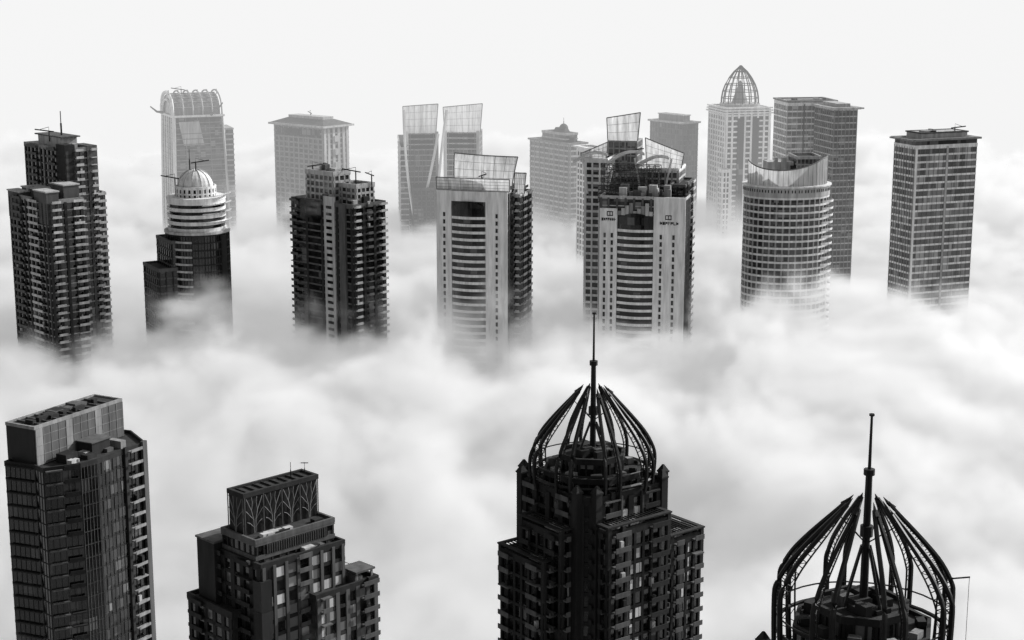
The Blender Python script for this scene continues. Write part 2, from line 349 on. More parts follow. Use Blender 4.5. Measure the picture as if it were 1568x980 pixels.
            for j in range(int(x1-x0)): b.box('wing_pergola','dark',W.C,W.e1,W.e2,j+.4,j+.55,.5,y1-y0-.5,zt+2.02,zt+2.3)
    return b
b=crown_tower(19.4,385,181,15,220,208,38,20,1); b.done()
b=crown_tower(63.3,283,182.8,15.8,223,212.6,30,23.6,5,True,8)
q=P(1455,935,283); zq=q[2]
b.tube('davit_crane','metal',[(q[0],q[1],zq-8),(q[0],q[1],zq+6.3)],.16,5); b.tube('davit_crane','metal',[(q[0]-1.5,q[1],zq+6),(q[0]+3.2,q[1],zq+6.4)],.16,5); b.tube('davit_crane','metal',[(q[0]+3.1,q[1],zq+6.4),(q[0]+3.1,q[1],zq-6)],.05,4)
b.done()

# ================================================================ FAR FRONT ROW
def farA():
    R,z=rect(38,100,146,232,790,42); b=B('stepped_residential_tower',R.C)
    tower(b,R.poly(),0,z,3.5,(.6,.3,'grey'),'gdark',piers={'*':(4.2,1.4,.4,'dark'),0:(4,1.2,.5,'mid')},balc={0:[(.3,.55,1.6,'lite',.9),(.8,1.0,2,'lite',.9)],3:[(.1,.35,1.6,'mid',.9),(.6,.8,1.6,'mid',.9)]},par=1.5)
    W=R.b;A=R.a
    b.box('penthouse','lite',R.C,R.e1,R.e2,A*.2,A*.75,W*.25,W*.8,z,z+5.5); b.box('penthouse','mid',R.C,R.e1,R.e2,A*.15,A*.8,W*.2,W*.85,z+5.5,z+6.1)
    b.box('penthouse','dark',R.C,R.e1,R.e2,-.5,A*.3,-.5,W*.2,z-14,z+3); b.box('penthouse','mid',R.C,R.e1,R.e2,A*.7,A+.6,-.6,W*.3,z-20,z+2)
    q=R.pt(A*.45,W*.4); mast(b,q.x,q.y,z+6,ZZ(172,800),.45); crane(b,q.x-6,q.y,z+3,5,8,2.8)
    clutter(b,R,z,1,A-1,1,W-1,10,4)
    R2,z2=rect(14,72,126,312,768,42); W=R2.b;A=R2.a
    tower(b,R2.poly(),0,z2,3.5,(.6,.3,'grey'),'gblk',piers={'*':(4.4,1.5,.4,'dark'),0:(4,1.3,.6,'dark')},balc={0:[(.1,.35,1.6,'lite',.9),(.7,1.0,1.8,'lite',.9)],3:[(.1,.35,1.6,'mid',.9),(.55,.8,1.6,'lite',.9)]},par=1.5)
    for (x0,x1,y0,y1,h) in [(.0,.3,.0,.3,5),(.6,1,.1,.4,7),(.3,.7,.4,.9,4),(0,.25,.7,1,2.5)]:
        b.box('roof_turrets','mid',R2.C,R2.e1,R2.e2,A*x0-.4,A*x1+.4,W*y0-.4,W*y1+.4,z2-10,z2+h); b.box('roof_turrets','lite',R2.C,R2.e1,R2.e2,A*x0-.8,A*x1+.8,W*y0-.8,W*y1+.8,z2+h,z2+h+.6)
    clutter(b,R2,z2,1,A-1,1,W-1,12,9,6)
    R3,z3=rect(120,142,160,298,800,42)
    tower(b,R3.poly(),0,z3,3.5,(.7,.3,'lite'),'gdark',piers={'*':(4,1.2,.4,'mid')},balc={0:[(.3,1.0,1.9,'lite',.9)]},par=1.2)
    b.done()
farA()
def circ(cx,cy,rx,ry,n,a0=0,rot=0):
    return [Vector((cx+rx*math.cos(a)*math.cos(rot)-ry*math.sin(a)*math.sin(rot),cy+rx*math.cos(a)*math.sin(rot)+ry*math.sin(a)*math.cos(rot))) for a in [a0+2*math.pi*i/n for i in range(n)]]
def farB():
    cx,cy=-154.3,808; b=B('domed_round_tower',(cx,cy))
    tower(b,circ(cx,cy,15.3,15.3,32),0,173,3.6,(.7,.25,'dark'),'gblk',piers={'*':(1.5,.15,.3,'black')},par=0)
    for i in range(22):
        z=169-i*3.6; po=circ(cx,cy,15.8,15.8,32)
        b.add('balcony_bands','lite',[(p.x,p.y,zz) for zz in(z,z+1) for p in po[20:25]],[(j,j+1,5+j+1,5+j) for j in range(4)])
    b.ring('ledge','lite',circ(cx,cy,16,16,32),circ(cx,cy,13,13,32),173,174.2)
    tower(b,circ(cx,cy,13.7,13.7,32),172,189,3.3,(1.7,.4,'white'),'gblk',par=0,part='drum')
    b.ring('ledge','white',circ(cx,cy,14.4,14.4,32),circ(cx,cy,9,9,32),189,190.4)
    tower(b,circ(cx,cy,9.6,9.6,24),189,195,2.6,(.8,.3,'white'),'gdark',piers={'*':(2.5,.6,.4,'white')},par=.5,part='drum')
    b.dome('dome','white',cx,cy,195,8.7,8.3); 
    for i in range(12):
        a=2*math.pi*i/12; b.tube('dome_ribs','lite',[(cx+8.8*math.cos(t)*math.cos(a),cy+8.8*math.cos(t)*math.sin(a),195+8.4*math.sin(t)) for t in [j*math.pi/16 for j in range(9)]],.16,4)
    for k in range(4):
        b.sheet('fins','white',lambda u,v,k=k:(cx+(14+3*v)*math.cos(-1.2+1.5*u),cy+(14+3*v)*math.sin(-1.2+1.5*u),191-k*4.2+v*.9),12,1)
    R,z=rect(220,243,275,415,790,30); tower(b,R.poly(),0,z,3.6,(.8,.3,'mid'),'gblk',piers={'*':(3,.6,.3,'dark')},par=1)
    R,z=rect(240,262,290,372,794,30); tower(b,R.poly(),0,z,3.6,(.8,.3,'mid'),'gblk',piers={'*':(3,.6,.3,'dark')},par=1)
    R,z=rect(330,338,347,360,800,20); b.prism('stair_core','black',R.poly(),0,z)
    mast(b,cx-2.5,cy,203,ZZ(228,808),.3); crane(b,cx-10,cy,190,9,9,2.6); crane(b,cx+1,cy-3,202,5,7,.6)
    b.done()
farB()
def farC():
    R,z=rect(447,540,589,318,800,48); b=B('balcony_office_block',R.C); A,W=R.a,R.b
    tower(b,R.poly(),0,z,3.4,(.8,.35,'mid'),'gblk',piers={0:(6.5,1.6,.5,'dark'),'*':(12,1.5,.4,'dark')},balc={0:[(.02,.18,2,'lite',.9),(.4,.55,1.8,'mid',.9),(.8,1.0,2.3,'lite',.9)],3:[(.0,.12,1.8,'mid',.9)]},par=1.4)
    b.box('stair_core','lite',R.C,R.e1,R.e2,-.9,-.02,W*.28,W*.45,95,z+4); b.box('stair_core','mid',R.C,R.e1,R.e2,-1.2,-.03,W*.1,W*.2,95,z+1)
    for i in range(24): b.box('stair_core','gblk',R.C,R.e1,R.e2,-1.0,-.5,W*.32,W*.41,z-2-i*3.4,z-.6-i*3.4)
    b.box('top_screen','gblk',R.C,R.e1,R.e2,-.7,-.02,W*.5,W*1.0,z-8,z+1)
    T=Rect(R.pt(A*.15,W*.38),math.radians(48),A*.5,W*.45)
    tower(b,T.poly(),z,z+14.5,3.3,(1.1,.4,'lite'),'gmid',piers={'*':(3.5,.8,.4,'lite')},par=1.2,zmin=z,part='penthouse')
    T2=Rect(R.pt(A*.35,W*.12),math.radians(48),A*.55,W*.3)
    tower(b,T2.poly(),z,z+9,3,(1.1,.4,'lite'),'gmid',piers={'*':(3,.7,.4,'lite')},par=1.2,zmin=z,part='penthouse')
    clutter(b,T,z+14.5,1,T.a-1,1,T.b-1,9,6,4,('lite','mid')); clutter(b,R,z,1,A*.9,1,W*.9,18,7,5,('lite','mid','dark'))
    q=R.pt(A*.5,W*.2); crane(b,q.x,q.y,z+9,7,9,2.5); q=R.pt(A*.3,W*.8); crane(b,q.x,q.y,z+8,9,8,.5); q=R.pt(A*.8,W*.1); crane(b,q.x,q.y,z+8,6,6,2.2)
    b.done()
farC()
def sail(b,part,mat,R,x0,x1,y,z0,z1,lean,curve,slope=0,n=10,fm='grey',flare=.06,k_=(6,4)):
    """curved roof screen standing on line y"""
    def f(u,v):
        x=x0+(x1-x0)*u; yy=y-lean*v*v-curve*math.sin(math.pi*u)*v
        q=R.pt(x+(x1-x0)*flare*v*(u-.3)*2,yy); return (q.x,q.y,z0+(z1-z0+slope*(u-.5))*v)
    b.sheet(part,mat,f,n,6)
    e=[f(i/n,1) for i in range(n+1)]; b.tube(part+'_frame',fm,e,.25,5)
    for u in (0,1): b.tube(part+'_frame',fm,[f(u,j/6) for j in range(7)],.25,5)
    for k in range(1,k_[0]): b.tube(part+'_frame',fm,[tuple(a+d for a,d in zip(f(k/k_[0],j/6),(0,-.1,0))) for j in range(7)],.07,4)
    for k in range(1,k_[1]): b.tube(part+'_frame',fm,[tuple(a+d for a,d in zip(f(i/n,k/k_[1]),(0,-.1,0))) for i in range(n+1)],.07,4)
def farD():
    C=P(669,292,792); al=math.radians(-16)
    R=Rect(C,al,35.5,30); b=B('sail_topped_tower',R.C); z=C[2]
    tower(b,R.poly(),0,z,3.5,(.5,.1,'lite'),'gdark',piers={1:(5,1.6,.5,'mid'),'*':(4,1,.4,'mid')},balc={1:[(.1,.35,1.6,'mid',.9),(.65,.95,2,'mid',.9)]},par=1)
    for (x0,x1) in ((0,7.4),(24.5,35.4)):
        b.box('white_wall','white',R.C,R.e1,R.e2,x0,x1,-.9,-.05,95,z+.5)
    for x in (3.3,29.5):
        for i in range(22): b.box('wall_windows','gblk',R.C,R.e1,R.e2,x,x+1.1,-1.0,-.8,z-12-i*3.5,z-10-i*3.5)
    for i in range(24):
        zz=z-13-i*3.5
        b.sheet('bay_bands','white',lambda u,v,zz=zz:(*R.pt(7.5+17*u,-.4-1.9*math.sin(math.pi*u)),zz+1.3*v),8,1)
        b.sheet('bay_bands','lite',lambda u,v,zz=zz:(*R.pt(7.5+17*u,v*(-.4-1.9*math.sin(math.pi*u))),zz),8,1)
    b.sheet('bay_glass','gblk',lambda u,v:(*R.pt(7.5+17*u,-.2-1.6*math.sin(math.pi*u)),95+(z-7-95+2.5*math.sin(math.pi*u))*v),8,1)
    b.box('white_wall','white',R.C,R.e1,R.e2,7.42,24.48,-.8,-.04,z-4.5,z+.3)
    sail(b,'roof_sail','screen',R,-.5,36,1,z+.5,z+6.5,.6,.6,0,flare=0)
    sail(b,'rear_sail','screen',R,5,34,12,z+2,ZZ(236,804),-3,2.5,-1,flare=.05)
    R2=Rect(R.pt(35.6,6),al,4,20)
    tower(b,R2.poly(),0,z-2,3.5,(.7,.3,'lite'),'gblk',piers={'*':(3.5,1,.4,'mid')},balc={1:[(.1,.4,1.5,'lite',.9),(.6,.9,1.5,'lite',.9)],0:[(.5,1,1.3,'lite',.9)]},par=1)
    sail(b,'side_sail','screen',R2,0,5,4,z-2,ZZ(262,800),-2,.5,0,4)
    clutter(b,R,z,6,30,4,20,16,11,4,('lite','mid')); q=R.pt(20,8); crane(b,q.x,q.y,z,7,7,1)
    b.done()
farD()
def farE():
    C=P(919,302,786); al=math.radians(-14)
    R=Rect(C,al,41,14); z=C[2]; b=B('sign_fronted_residential_tower',R.C)
    tower(b,R.poly(),0,z,3.5,(.5,.1,'lite'),'gdark',piers={'*':(4,1,.4,'mid')},par=1)
    for (x0,x1) in ((0,8.5),(26,41)): b.box('white_wall','white',R.C,R.e1,R.e2,x0,x1,-.9,-.05,95,z-5 if x0<1 else z+1)
    for x in (2,5.5,29,35): 
        for i in range(22): b.box('wall_windows','gblk',R.C,R.e1,R.e2,x,x+1.1,-1.0,-.8,z-19-i*3.5,z-16.8-i*3.5)
    for i in range(24):
        zz=z-16-i*3.5
        b.sheet('bay_bands','white',lambda u,v,zz=zz:(*R.pt(8.6+17.3*u,-.4-1.9*math.sin(math.pi*u)),zz+1.3*v),8,1)
        b.sheet('bay_bands','lite',lambda u,v,zz=zz:(*R.pt(8.6+17.3*u,v*(-.4-1.9*math.sin(math.pi*u))),zz),8,1)
    b.sheet('bay_glass','gblk',lambda u,v:(*R.pt(8.6+17.3*u,-.2-1.6*math.sin(math.pi*u)),95+(z-9-95+2*math.sin(math.pi*u))*v),8,1)
    for i in range(9):
        b.box('bay_top','lite' if i%3 else 'grey',R.C,R.e1,R.e2,8.6+i*1.9,10.3+i*1.9,-1.2,.5,z-8,z-6+((i*5)%4)*1.3)
    r=random.Random(3)
    for (sx,sz,wd) in((1,z-11,7),(29,z-12,9)):
        for i in range(7): 
            x=sx+i*wd/7
            b.box('wall_sign','gblk',R.C,R.e1,R.e2,x,x+.25,-1.05,-.92,sz,sz+1.5); b.box('wall_sign','gblk',R.C,R.e1,R.e2,x+.3,x+wd/7-.25,-1.05,-.92,sz+r.choice((0,.6,1.2)),sz+.3+r.choice((0,.6,1.1)))
        b.box('wall_sign','gblk',R.C,R.e1,R.e2,sx+2.5,sx+5.5,-1.0,-.93,sz+2.4,sz+2.8); b.box('wall_sign','gblk',R.C,R.e1,R.e2,sx+2.5,sx+5.5,-1.0,-.93,sz+4.2,sz+4.6)
        for x in (2.5,3.8,5.1): b.box('wall_sign','gblk',R.C,R.e1,R.e2,sx+x,sx+x+.35,-1.03,-.94,sz+2.5,sz+4.5)
    C2=P(896,245,812); R2=Rect(C2,al,49,22); z2=C2[2]
    tower(b,R2.sub(0,11,0,22),0,z2,3.5,(1.2,.3,'white'),'gmid',piers={'*':(3.5,.8,.4,'white')},par=1)
    tower(b,R2.sub(11.1,30,2,22),0,z2-7,3.5,(.9,.3,'lite'),'gmid',piers={'*':(3,.5,.4,'grey')},par=1)
    tower(b,R2.sub(30.1,46,0,22),0,z2-4,3.5,(1,.3,'white'),'gmid',piers={'*':(3,.8,.4,'lite')},par=1)
    tower(b,R2.sub(44,51,-12,16),0,z2-10,3.5,(.7,.3,'mid'),'gblk',piers={'*':(3.2,.8,.4,'dark')},balc={1:[(.1,.3,1.8,'mid',.9),(.6,.9,1.8,'lite',.9)]},par=1)
    def fr(x0,x1,y0,y1,za,zb,nx,nz,m='mid'):
        for i in range(nx+1):
            for y in (y0,y1):
                q=R2.pt(x0+(x1-x0)*i/nx,y); b.tube('steel_frame',m,[(q.x,q.y,za),(q.x,q.y,zb)],.16,4)
        for j in range(nz+1):
            zz=za+(zb-za)*j/nz
            for y in (y0,y1):
                p=R2.pt(x0,y);q=R2.pt(x1,y); b.tube('steel_frame',m,[(p.x,p.y,zz),(q.x,q.y,zz)],.18,4)
            for i in range(nx+1):
                p=R2.pt(x0+(x1-x0)*i/nx,y0);q=R2.pt(x0+(x1-x0)*i/nx,y1); b.tube('steel_frame',m,[(p.x,p.y,zz),(q.x,q.y,zz)],.13,4)
        for i in range(nx):
            for j in range(nz):
                p=R2.pt(x0+(x1-x0)*(i+(j%2))/nx,y0);q=R2.pt(x0+(x1-x0)*(i+1-(j%2))/nx,y0)
                b.tube('steel_frame',m,[(p.x,p.y,za+(zb-za)*j/nz),(q.x,q.y,za+(zb-za)*(j+1)/nz)],.1,4)
    fr(10,38,-9,-3,z+1,z2-1,10,6); fr(9,24,-12,-9.5,z-4,z+4,7,4)
    clutter(b,R,z,5,34,1,10,24,21,6,('lite','mid','grey'))
    sail(b,'roof_sail','screen',R2,-2,10,2,z2,z2+6,1,.5,6,6)
    sail(b,'roof_sail','screen',R2,30,47,2,z2-3,z2+8,1,1,-7,6)
    C3=P(931,215,830); R3=Rect(C3,al,14.5,16); tower(b,R3.poly(),0,C3[2],3.5,(.7,.2,'lite'),'glite',piers={'*':(3,.5,.3,'lite')},par=0)
    sail(b,'tall_sail','screen',R3,-.3,14.8,1,C3[2],ZZ(176,830),.6,.6,3,6,k_=(3,3))
    for (xa,xb,dz) in ((-5,12,5),(12,30,6),(28,42,4)):
        pts=[(*R2.pt(xa+(xb-xa)*t,-4),z2-1+dz*math.sin(t*2.2)) for t in [i/8 for i in range(9)]]
        b.tube('roof_arms','white',pts,.55,5); b.tube('roof_arms','white',[(x,y+5,zz) for x,y,zz in pts],.55,5)
        b.sheet('roof_arms','screen',lambda u,v:(pts[int(u*8+.01)][0],pts[int(u*8+.01)][1]+5*v,pts[int(u*8+.01)][2]+.1),8,1)
    for (x,dx) in ((2,-1),(12,1),(28,-1),(40,1)):
        b.tube('roof_arms','white',[(*R2.pt(x,-3),z2-16),(*R2.pt(x+dx,-3),z2-8),(*R2.pt(x+dx*3,-3),z2+2)],.5,5)
    q=R2.pt(20,2); crane(b,q.x,q.y,z2,5,9,.3)
    b.done()
farE()
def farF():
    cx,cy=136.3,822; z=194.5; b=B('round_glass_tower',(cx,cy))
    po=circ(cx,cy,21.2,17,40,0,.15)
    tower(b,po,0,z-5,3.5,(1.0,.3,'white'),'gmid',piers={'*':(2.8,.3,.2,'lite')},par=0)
    b.prism('top_drum','lite',offs(po,.5),z-5,z+.4)
    for i in range(0,40):
        p=offs(po,.6)[i]; q=offs(po,.6)[(i+1)%40]; ex=(q-p).normalized(); n=Vector((ex.y,-ex.x))
        b.box('drum_openings','gblk',p,ex,n,.5,1.0,-.05,.06,z-2.6,z-1.2); b.box('drum_openings','gblk',p,ex,n,1.9,2.4,-.05,.06,z-2.6,z-1.2)
    b.ring('ledge','white',offs(po,1.1),offs(po,-2),z-.2,z+.5)
    def scr(u,v,k=0):
        a=math.pi*(1.02+.98*u); h=11.5-4.5*math.sin(math.pi*min(1,u*1.25))+2*u; r=.92
        x=21.2*r*math.cos(a);y=17*r*math.sin(a)
        return (cx+x,cy+y,z+.5+h*v)
    b.sheet('roof_screen','screen',scr,24,1); b.tube('roof_screen_frame','grey',[scr(i/24,1) for i in range(25)],.3,5)
    for i in range(0,25): p=scr(i/24,0);q=scr(i/24,1); k=1.012; b.tube('roof_screen_frame','grey',[(cx+(p[0]-cx)*k,cy+(p[1]-cy)*k,p[2]),(cx+(q[0]-cx)*k,cy+(q[1]-cy)*k,q[2])],.08,4)
    R=Rect((cx+4,cy-4),.1,12,16); tower(b,R.poly(),z,ZZ(240,825),3,(.4,.2,'lite'),'gmid',piers={'*':(2,.2,.2,'lite')},par=1,zmin=z,part='penthouse')
    b.box('penthouse','lite',R.C,R.e1,R.e2,-14,-1,2,12,z,z+11)
    clutter(b,R,z+3,-12,0,0,10,6,4,11)
    for i in range(24):
        b.sheet('balconies','white',lambda u,v,i=i:(cx+(21.6+2*math.sin(math.pi*u))*math.cos(-.75+.7*u),cy+(17.6+2*math.sin(math.pi*u))*math.sin(-.75+.7*u),z-8-i*3.5+1.1*v),6,1)
    b.done()
farF()
def farG():
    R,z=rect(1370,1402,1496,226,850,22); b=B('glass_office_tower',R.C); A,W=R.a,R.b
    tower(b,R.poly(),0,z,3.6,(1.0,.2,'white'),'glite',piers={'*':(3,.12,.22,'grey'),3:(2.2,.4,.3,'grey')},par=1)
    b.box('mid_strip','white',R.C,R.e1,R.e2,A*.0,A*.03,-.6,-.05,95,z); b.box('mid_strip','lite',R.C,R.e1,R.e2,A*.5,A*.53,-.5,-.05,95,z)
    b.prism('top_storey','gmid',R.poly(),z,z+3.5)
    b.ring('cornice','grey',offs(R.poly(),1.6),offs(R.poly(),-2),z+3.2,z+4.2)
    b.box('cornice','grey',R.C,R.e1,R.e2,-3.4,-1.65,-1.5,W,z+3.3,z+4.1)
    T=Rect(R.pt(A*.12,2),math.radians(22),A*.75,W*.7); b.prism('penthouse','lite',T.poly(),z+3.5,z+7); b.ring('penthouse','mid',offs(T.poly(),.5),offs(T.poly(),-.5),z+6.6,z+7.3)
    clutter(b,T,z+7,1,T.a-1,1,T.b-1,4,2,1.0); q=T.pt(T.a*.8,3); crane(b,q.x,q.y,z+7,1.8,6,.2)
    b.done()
farG()

# ================================================================ BACK ROW
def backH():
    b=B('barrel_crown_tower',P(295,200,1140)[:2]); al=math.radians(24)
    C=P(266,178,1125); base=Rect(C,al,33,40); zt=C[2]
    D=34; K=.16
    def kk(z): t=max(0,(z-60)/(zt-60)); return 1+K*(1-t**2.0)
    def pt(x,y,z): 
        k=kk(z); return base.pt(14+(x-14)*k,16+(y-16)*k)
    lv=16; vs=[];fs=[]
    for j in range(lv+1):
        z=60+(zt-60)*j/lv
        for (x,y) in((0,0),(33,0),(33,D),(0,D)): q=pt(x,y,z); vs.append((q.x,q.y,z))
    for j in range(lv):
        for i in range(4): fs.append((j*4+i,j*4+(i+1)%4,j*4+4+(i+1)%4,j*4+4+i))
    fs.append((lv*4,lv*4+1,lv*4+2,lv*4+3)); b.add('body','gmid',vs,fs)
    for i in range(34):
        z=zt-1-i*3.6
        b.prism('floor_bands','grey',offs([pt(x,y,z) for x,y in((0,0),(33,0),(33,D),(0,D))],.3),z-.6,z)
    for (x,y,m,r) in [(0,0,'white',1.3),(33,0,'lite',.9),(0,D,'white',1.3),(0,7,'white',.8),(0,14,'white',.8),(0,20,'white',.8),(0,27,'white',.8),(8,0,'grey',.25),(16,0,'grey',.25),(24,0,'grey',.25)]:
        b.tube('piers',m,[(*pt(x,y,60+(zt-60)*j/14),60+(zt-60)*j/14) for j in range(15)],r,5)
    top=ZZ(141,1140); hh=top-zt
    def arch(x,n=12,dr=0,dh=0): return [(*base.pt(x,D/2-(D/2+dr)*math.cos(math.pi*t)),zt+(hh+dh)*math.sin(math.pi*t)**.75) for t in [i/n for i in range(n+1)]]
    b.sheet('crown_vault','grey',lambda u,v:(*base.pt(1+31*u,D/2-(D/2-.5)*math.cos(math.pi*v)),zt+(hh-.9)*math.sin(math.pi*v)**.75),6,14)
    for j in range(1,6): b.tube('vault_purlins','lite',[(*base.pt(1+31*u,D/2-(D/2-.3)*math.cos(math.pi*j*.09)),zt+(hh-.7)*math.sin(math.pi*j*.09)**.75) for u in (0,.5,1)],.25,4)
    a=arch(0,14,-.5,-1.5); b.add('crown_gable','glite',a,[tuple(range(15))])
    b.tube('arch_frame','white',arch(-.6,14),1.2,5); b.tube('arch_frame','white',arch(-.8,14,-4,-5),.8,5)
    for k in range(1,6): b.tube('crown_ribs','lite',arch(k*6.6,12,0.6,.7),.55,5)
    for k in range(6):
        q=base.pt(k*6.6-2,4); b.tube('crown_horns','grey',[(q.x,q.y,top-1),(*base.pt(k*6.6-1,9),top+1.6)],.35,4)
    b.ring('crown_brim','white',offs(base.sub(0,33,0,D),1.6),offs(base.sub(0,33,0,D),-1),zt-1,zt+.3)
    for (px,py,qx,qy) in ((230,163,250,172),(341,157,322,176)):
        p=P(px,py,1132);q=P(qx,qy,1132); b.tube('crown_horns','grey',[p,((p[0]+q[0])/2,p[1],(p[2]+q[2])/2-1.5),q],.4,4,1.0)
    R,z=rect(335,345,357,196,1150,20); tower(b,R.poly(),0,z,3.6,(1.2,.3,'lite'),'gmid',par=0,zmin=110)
    b.prism('painted_reflection','lite',[base.pt(6,-.7),base.pt(20,-.7),base.pt(20,-.4),base.pt(6,-.4)],zt-20,zt-4,[base.pt(3,-.7),base.pt(17,-.7),base.pt(17,-.4),base.pt(3,-.4)])  # pale skewed slab imitating a reflection on the glass, not a real panel
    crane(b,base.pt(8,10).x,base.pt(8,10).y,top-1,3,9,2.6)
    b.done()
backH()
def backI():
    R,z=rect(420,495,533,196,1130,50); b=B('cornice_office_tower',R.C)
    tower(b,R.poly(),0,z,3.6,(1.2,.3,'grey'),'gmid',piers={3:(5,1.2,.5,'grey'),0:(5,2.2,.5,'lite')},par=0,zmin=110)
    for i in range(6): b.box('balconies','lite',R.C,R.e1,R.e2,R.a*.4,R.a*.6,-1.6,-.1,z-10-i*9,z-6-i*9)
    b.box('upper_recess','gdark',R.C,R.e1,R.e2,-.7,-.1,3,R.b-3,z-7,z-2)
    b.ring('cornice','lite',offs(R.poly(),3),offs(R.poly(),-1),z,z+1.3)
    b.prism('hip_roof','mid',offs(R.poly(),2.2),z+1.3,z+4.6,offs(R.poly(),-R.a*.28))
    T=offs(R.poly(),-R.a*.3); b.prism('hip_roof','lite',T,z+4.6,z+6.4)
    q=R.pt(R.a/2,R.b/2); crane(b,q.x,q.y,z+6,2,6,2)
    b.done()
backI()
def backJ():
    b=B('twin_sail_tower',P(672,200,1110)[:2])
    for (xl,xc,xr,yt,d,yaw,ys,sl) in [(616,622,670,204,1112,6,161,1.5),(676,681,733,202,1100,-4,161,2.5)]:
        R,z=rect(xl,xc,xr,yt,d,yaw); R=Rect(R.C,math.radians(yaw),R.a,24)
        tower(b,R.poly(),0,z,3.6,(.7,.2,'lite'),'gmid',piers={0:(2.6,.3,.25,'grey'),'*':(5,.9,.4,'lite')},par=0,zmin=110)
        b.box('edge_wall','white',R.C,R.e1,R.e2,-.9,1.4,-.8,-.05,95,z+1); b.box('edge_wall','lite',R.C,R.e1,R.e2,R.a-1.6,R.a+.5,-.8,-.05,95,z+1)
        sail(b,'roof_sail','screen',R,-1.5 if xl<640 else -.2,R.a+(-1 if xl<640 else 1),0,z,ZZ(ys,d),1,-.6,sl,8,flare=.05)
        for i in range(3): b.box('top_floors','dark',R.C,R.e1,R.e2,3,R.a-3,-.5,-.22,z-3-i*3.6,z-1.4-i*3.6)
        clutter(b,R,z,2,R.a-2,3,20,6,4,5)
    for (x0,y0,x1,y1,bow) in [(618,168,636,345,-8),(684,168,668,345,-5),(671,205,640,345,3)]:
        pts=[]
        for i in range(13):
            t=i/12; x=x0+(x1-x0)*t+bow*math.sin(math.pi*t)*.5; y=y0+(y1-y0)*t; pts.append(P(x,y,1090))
        b.tube('curved_blade','white',pts,.9,5)
    R,z=rect(609,613,625,228,1095,5); tower(b,R.poly(),0,z,3.6,(1,.2,'lite'),'gmid',par=1,zmin=110)
    R,z=rect(628,632,666,290,1085,5); tower(b,R.poly(),0,z,3.6,(1,.3,'mid'),'gdark',piers={'*':(3,.6,.3,'mid')},par=1,zmin=110)
    b.done()
backJ()
def backK():
    R,z=rect(812,872,897,222,1130,35); b=B('turreted_office_tower',R.C); A,W=R.a,R.b
    tower(b,R.poly(),0,z,3.6,(1.3,.3,'lite'),'gmid',piers={'*':(6,1,.4,'grey')},par=1,zmin=110)
    b.ring('cornice','grey',offs(R.poly(),1.3),offs(R.poly(),-1),z,z+1.2)
    T=Rect(R.pt(A*.15,W*.15),math.radians(35),A*.7,W*.6); tower(b,T.poly(),z,z+6.5,3,(.9,.3,'lite'),'gmid',par=.8,zmin=z,part='turret')
    T2=Rect(R.pt(A*.3,W*.25),math.radians(35),A*.4,W*.3); b.prism('turret','mid',T2.poly(),z+6.5,z+10,offs(T2.poly(),-1.5)); 
    q=R.pt(A*.5,W*.35); b.dome('turret_dome','mid',q.x,q.y,z+9.5,3.2,3.5,12,4); mast(b,q.x,q.y,z+12,z+17,.3)
    clutter(b,R,z,1,A-1,1,W-1,8,3,5)
    b.done()
backK()
def backL():
    R,z=rect(996,1046,1069,190,1140,38); b=B('grey_office_tower',R.C)
    tower(b,R.poly(),0,z,3.6,(.9,.2,'mid'),'gmid',piers={'*':(3,.5,.3,'mid')},par=0,zmin=110)
    b.ring('cornice','lite',offs(R.poly(),1.4),offs(R.poly(),-1),z,z+1.2)
    b.prism('penthouse','grey',offs(R.poly(),-4),z+.2,z+5); b.ring('cornice','lite',offs(R.poly(),-3.5),offs(R.poly(),-6),z+5,z+5.6)
    b.done()
    R,z=rect(884,902,925,232,1000,25); b=B('slim_residential_tower',R.C)
    tower(b,R.poly(),0,z,3.6,(1.2,.3,'white'),'gmid',piers={'*':(4,1,.4,'white')},par=1,zmin=110); b.ring('cornice','white',offs(R.poly(),2.2),offs(R.poly(),-1),z+1.3,z+2.3); b.done()
backL()
def backM():
    al=14; R,z=rect(1103,1112,1180,168,1120,al); R=Rect(R.C,math.radians(al),R.a,R.a); A=R.a
    b=B('lattice_dome_tower',R.C)
    tower(b,R.poly(),0,z,3.6,(1.2,.3,'white'),'gmid',piers={'*':(A/7,1.3,.7,'white')},par=0,zmin=110)
    b.box('window_strip','gdark',R.C,R.e1,R.e2,A*.26,A*.4,-.9,-.3,110,z-6); b.box('window_strip','gdark',R.C,R.e1,R.e2,A*.6,A*.74,-.9,-.3,110,z-6)
    for k in range(3): b.ring('cornice','white',offs(R.poly(),1.8-.3*k),offs(R.poly(),-1),z-3+k*1.7,z-2+k*1.7)
    q=R.pt(A/2,A/2); r=A*.40; top=ZZ(101,1135); zb=z+3; h=top-zb
    b.prism('dome_drum','lite',circ(q.x,q.y,r+1,r+1,20),z,zb)
    prof=[(1,0),(.99,.14),(.93,.32),(.8,.5),(.6,.68),(.36,.84),(.14,.94),(.03,1.0)]
    for i in range(16):
        a=2*math.pi*i/16; b.tube('dome_ribs','dark',[(q.x+r*p*math.cos(a),q.y+r*p*math.sin(a),zb+h*t) for p,t in prof],.38,4)
    for p,t in prof[1:6]:
        b.tube('dome_rings','dark',[(q.x+r*p*math.cos(2*math.pi*i/16),q.y+r*p*math.sin(2*math.pi*i/16),zb+h*t) for i in range(17)],.25,4)
    b.sheet('dome_core','grey',lambda u,v:(q.x+r*.45*(1-v*.9)*math.cos(2*math.pi*u),q.y+r*.45*(1-v*.9)*math.sin(2*math.pi*u),zb+h*.6*v),12,4)
    W,zw=rect(1100,1106,1118,262,1110,al); tower(b,W.poly(),0,zw,3.6,(1.2,.3,'white'),'gmid',piers={'*':(3,.9,.4,'white')},par=1,zmin=110)
    b.done()
backM()
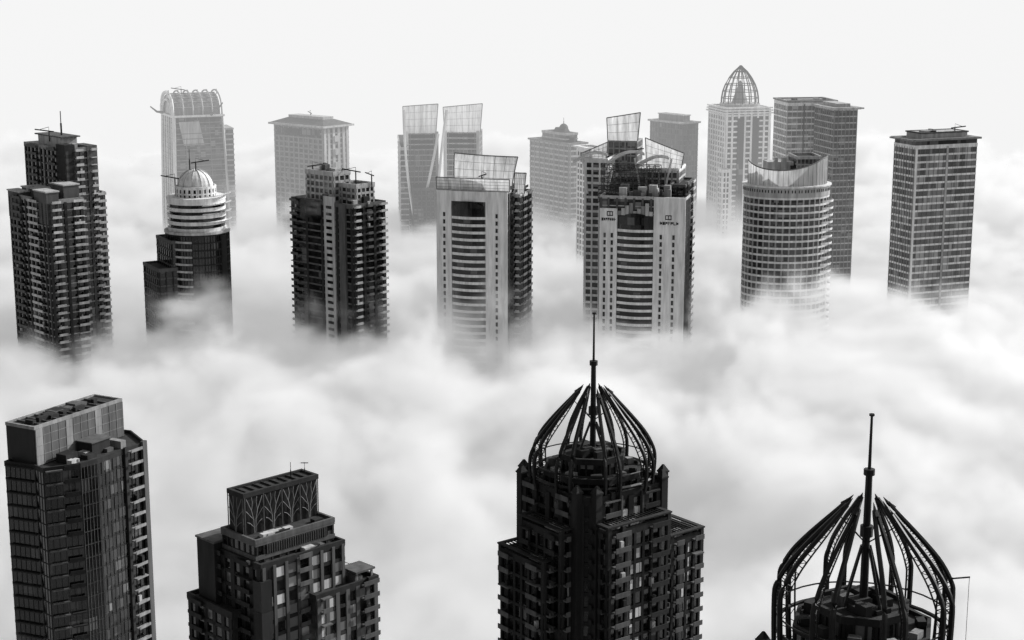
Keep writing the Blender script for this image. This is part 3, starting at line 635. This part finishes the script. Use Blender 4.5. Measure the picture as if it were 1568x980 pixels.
def backN():
    R,z=rect(1203,1206,1280,160,960,10); R=Rect(R.C,math.radians(9),R.a,24); b=B('slab_office_tower',R.C); A=R.a
    tower(b,R.poly(),0,z,3.6,(.9,.2,'white'),'glite',piers={'*':(3,.25,.25,'lite')},par=1,zmin=100)
    for x in (.33,.66): b.box('shadow_gap','mid',R.C,R.e1,R.e2,A*x,A*x+.7,-.6,-.1,100,z)
    b.ring('cornice','grey',offs(R.poly(),.8),offs(R.poly(),-1),z+1.3,z+2.2)
    R2,z2=rect(1268,1278,1313,168,935,14); R2=Rect(R2.C,math.radians(14),R2.a,26)
    tower(b,R2.poly(),0,z2,3.6,(.7,.2,'lite'),'gmid',piers={'*':(2.5,.3,.3,'grey')},par=0,zmin=100)
    b.ring('cornice','lite',offs(R2.poly(),1.6),offs(R2.poly(),-1),z2,z2+1.2); b.box('cornice','lite',R2.C,R2.e1,R2.e2,R2.a+1.65,R2.a+3.4,-1.6,10,z2+.2,z2+1)
    b.prism('penthouse','lite',offs(R2.poly(),-3),z2,z2+3)
    clutter(b,R,z,2,A-2,2,14,8,5,3); b.done()
backN()

# ================================================================ GROUND + ROADS
def plane(name,x0,x1,y0,y1,z,mat):
    m=bpy.data.meshes.new(name); m.from_pydata([(x0,y0,z),(x1,y0,z),(x1,y1,z),(x0,y1,z)],[],[(0,1,2,3)]); m.materials.append(mat); o=bpy.data.objects.new(name,m); sc.collection.objects.link(o)
plane('ground',-25000,25000,-5000,40000,0,concrete('sand_ground',.06,.9))
plane('road',-2000,2000,560,600,.01,concrete('asphalt',.04,.9))

# ================================================================ FOG
def vol(name,em,dens,g_=.6,attr=False,scat=True):
    m=bpy.data.materials.new(name); m.use_nodes=True; n=m.node_tree.nodes; n.clear()
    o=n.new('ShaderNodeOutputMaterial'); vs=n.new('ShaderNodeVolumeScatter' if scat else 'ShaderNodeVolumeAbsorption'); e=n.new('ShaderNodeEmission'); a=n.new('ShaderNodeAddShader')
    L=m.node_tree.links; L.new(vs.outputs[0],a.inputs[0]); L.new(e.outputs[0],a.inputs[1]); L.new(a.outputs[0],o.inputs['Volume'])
    if scat: vs.inputs['Anisotropy'].default_value=g_; vs.inputs['Color'].default_value=(1,1,1,1)
    else: vs.inputs['Color'].default_value=(0,0,0,1)
    vs.inputs['Density'].default_value=dens; e.inputs['Strength'].default_value=em*dens  # emission added to the volume stands in for multiply scattered light
    if attr:
        at=n.new('ShaderNodeAttribute'); at.attribute_name='density'
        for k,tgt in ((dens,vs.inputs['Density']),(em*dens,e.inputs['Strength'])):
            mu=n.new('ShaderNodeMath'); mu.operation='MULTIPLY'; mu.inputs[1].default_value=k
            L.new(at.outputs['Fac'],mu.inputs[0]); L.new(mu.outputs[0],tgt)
    return m
fm=vol("fog",.23,.075,.35,True)  # scatters sunlight, plus an added glow of its own
ng=bpy.data.node_groups.new("fog_field",'GeometryNodeTree')
ng.interface.new_socket("Geometry",in_out='OUTPUT',socket_type='NodeSocketGeometry')
n=ng.nodes; L=ng.links
def M(op,a,b=None):
    x=n.new('ShaderNodeMath'); x.operation=op
    for i,q in enumerate((a,b)):
        if q is None: continue
        if isinstance(q,(int,float)): x.inputs[i].default_value=q
        else: L.new(q,x.inputs[i])
    return x.outputs[0]
pos=n.new('GeometryNodeInputPosition'); sp=n.new('ShaderNodeSeparateXYZ'); L.new(pos.outputs[0],sp.inputs[0])
def noise(scale,det,rough,dist=0,off=(0,0,0)):
    vm=n.new('ShaderNodeVectorMath'); vm.operation='MULTIPLY_ADD'; L.new(pos.outputs[0],vm.inputs[0]); vm.inputs[1].default_value=scale; vm.inputs[2].default_value=off
    q=n.new('ShaderNodeTexNoise'); q.inputs['Scale'].default_value=1; q.inputs['Detail'].default_value=det; q.inputs['Roughness'].default_value=rough; q.inputs['Distortion'].default_value=dist
    L.new(vm.outputs[0],q.inputs['Vector']); return q.outputs[0]
n1=noise((1/72,1/72,1/56),7,.70,.5)
n2=noise((1/260,1/260,1/600),2,.5,0,(3,5,0))
# nearer the viewer the bank thins out
near=M('MULTIPLY',M('MAXIMUM',M('SUBTRACT',640,sp.outputs['Y']),0),-.10)
top=M('ADD',M('ADD',131,near),M('MULTIPLY',M('SUBTRACT',n2,.5),60))
v=M('ADD',M('DIVIDE',M('SUBTRACT',top,sp.outputs['Z']),15),M('MULTIPLY',M('SUBTRACT',n1,.5),11))
v=M('MAXIMUM',M('MINIMUM',v,1),0)
thin=M('MAXIMUM',M('MINIMUM',M('DIVIDE',M('SUBTRACT',sp.outputs['Y'],260),400),1),.2)
v=M('MULTIPLY',v,thin)
vc=n.new('GeometryNodeVolumeCube'); L.new(v,vc.inputs['Density'])
vc.inputs['Min'].default_value=(-480,200,40); vc.inputs['Max'].default_value=(480,1600,190)
vc.inputs['Resolution X'].default_value=300; vc.inputs['Resolution Y'].default_value=430; vc.inputs['Resolution Z'].default_value=50
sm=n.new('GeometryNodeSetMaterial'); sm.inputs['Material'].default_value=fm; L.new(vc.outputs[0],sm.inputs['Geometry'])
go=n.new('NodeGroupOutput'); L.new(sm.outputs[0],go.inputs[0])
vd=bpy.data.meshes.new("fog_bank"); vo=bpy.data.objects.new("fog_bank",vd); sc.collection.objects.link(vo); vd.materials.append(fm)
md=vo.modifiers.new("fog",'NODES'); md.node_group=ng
fm.cycles.volume_step_rate=5.0
def vbox(name,x0,x1,y0,y1,z0,z1,mat):
    vv=[(x,y,z) for z in(z0,z1) for y in(y0,y1) for x in(x0,x1)]
    m=bpy.data.meshes.new(name); m.from_pydata(vv,[],[(0,2,3,1),(4,5,7,6),(0,1,5,4),(1,3,7,5),(3,2,6,7),(2,0,4,6)]); m.materials.append(mat)
    o=bpy.data.objects.new(name,m); sc.collection.objects.link(o)
vbox("haze",-5000,5000,860,15000,1,400,vol("glowing_haze",.92,.00095,scat=False))  # absorbs and glows only; the glow replaces skylight scattered in the haze
vbox("cloud_deck",-5000,5000,1641,14999,2,132,vol("glowing_deck_mist",.9,.03,scat=False))  # brightness is added glow, this layer scatters no light
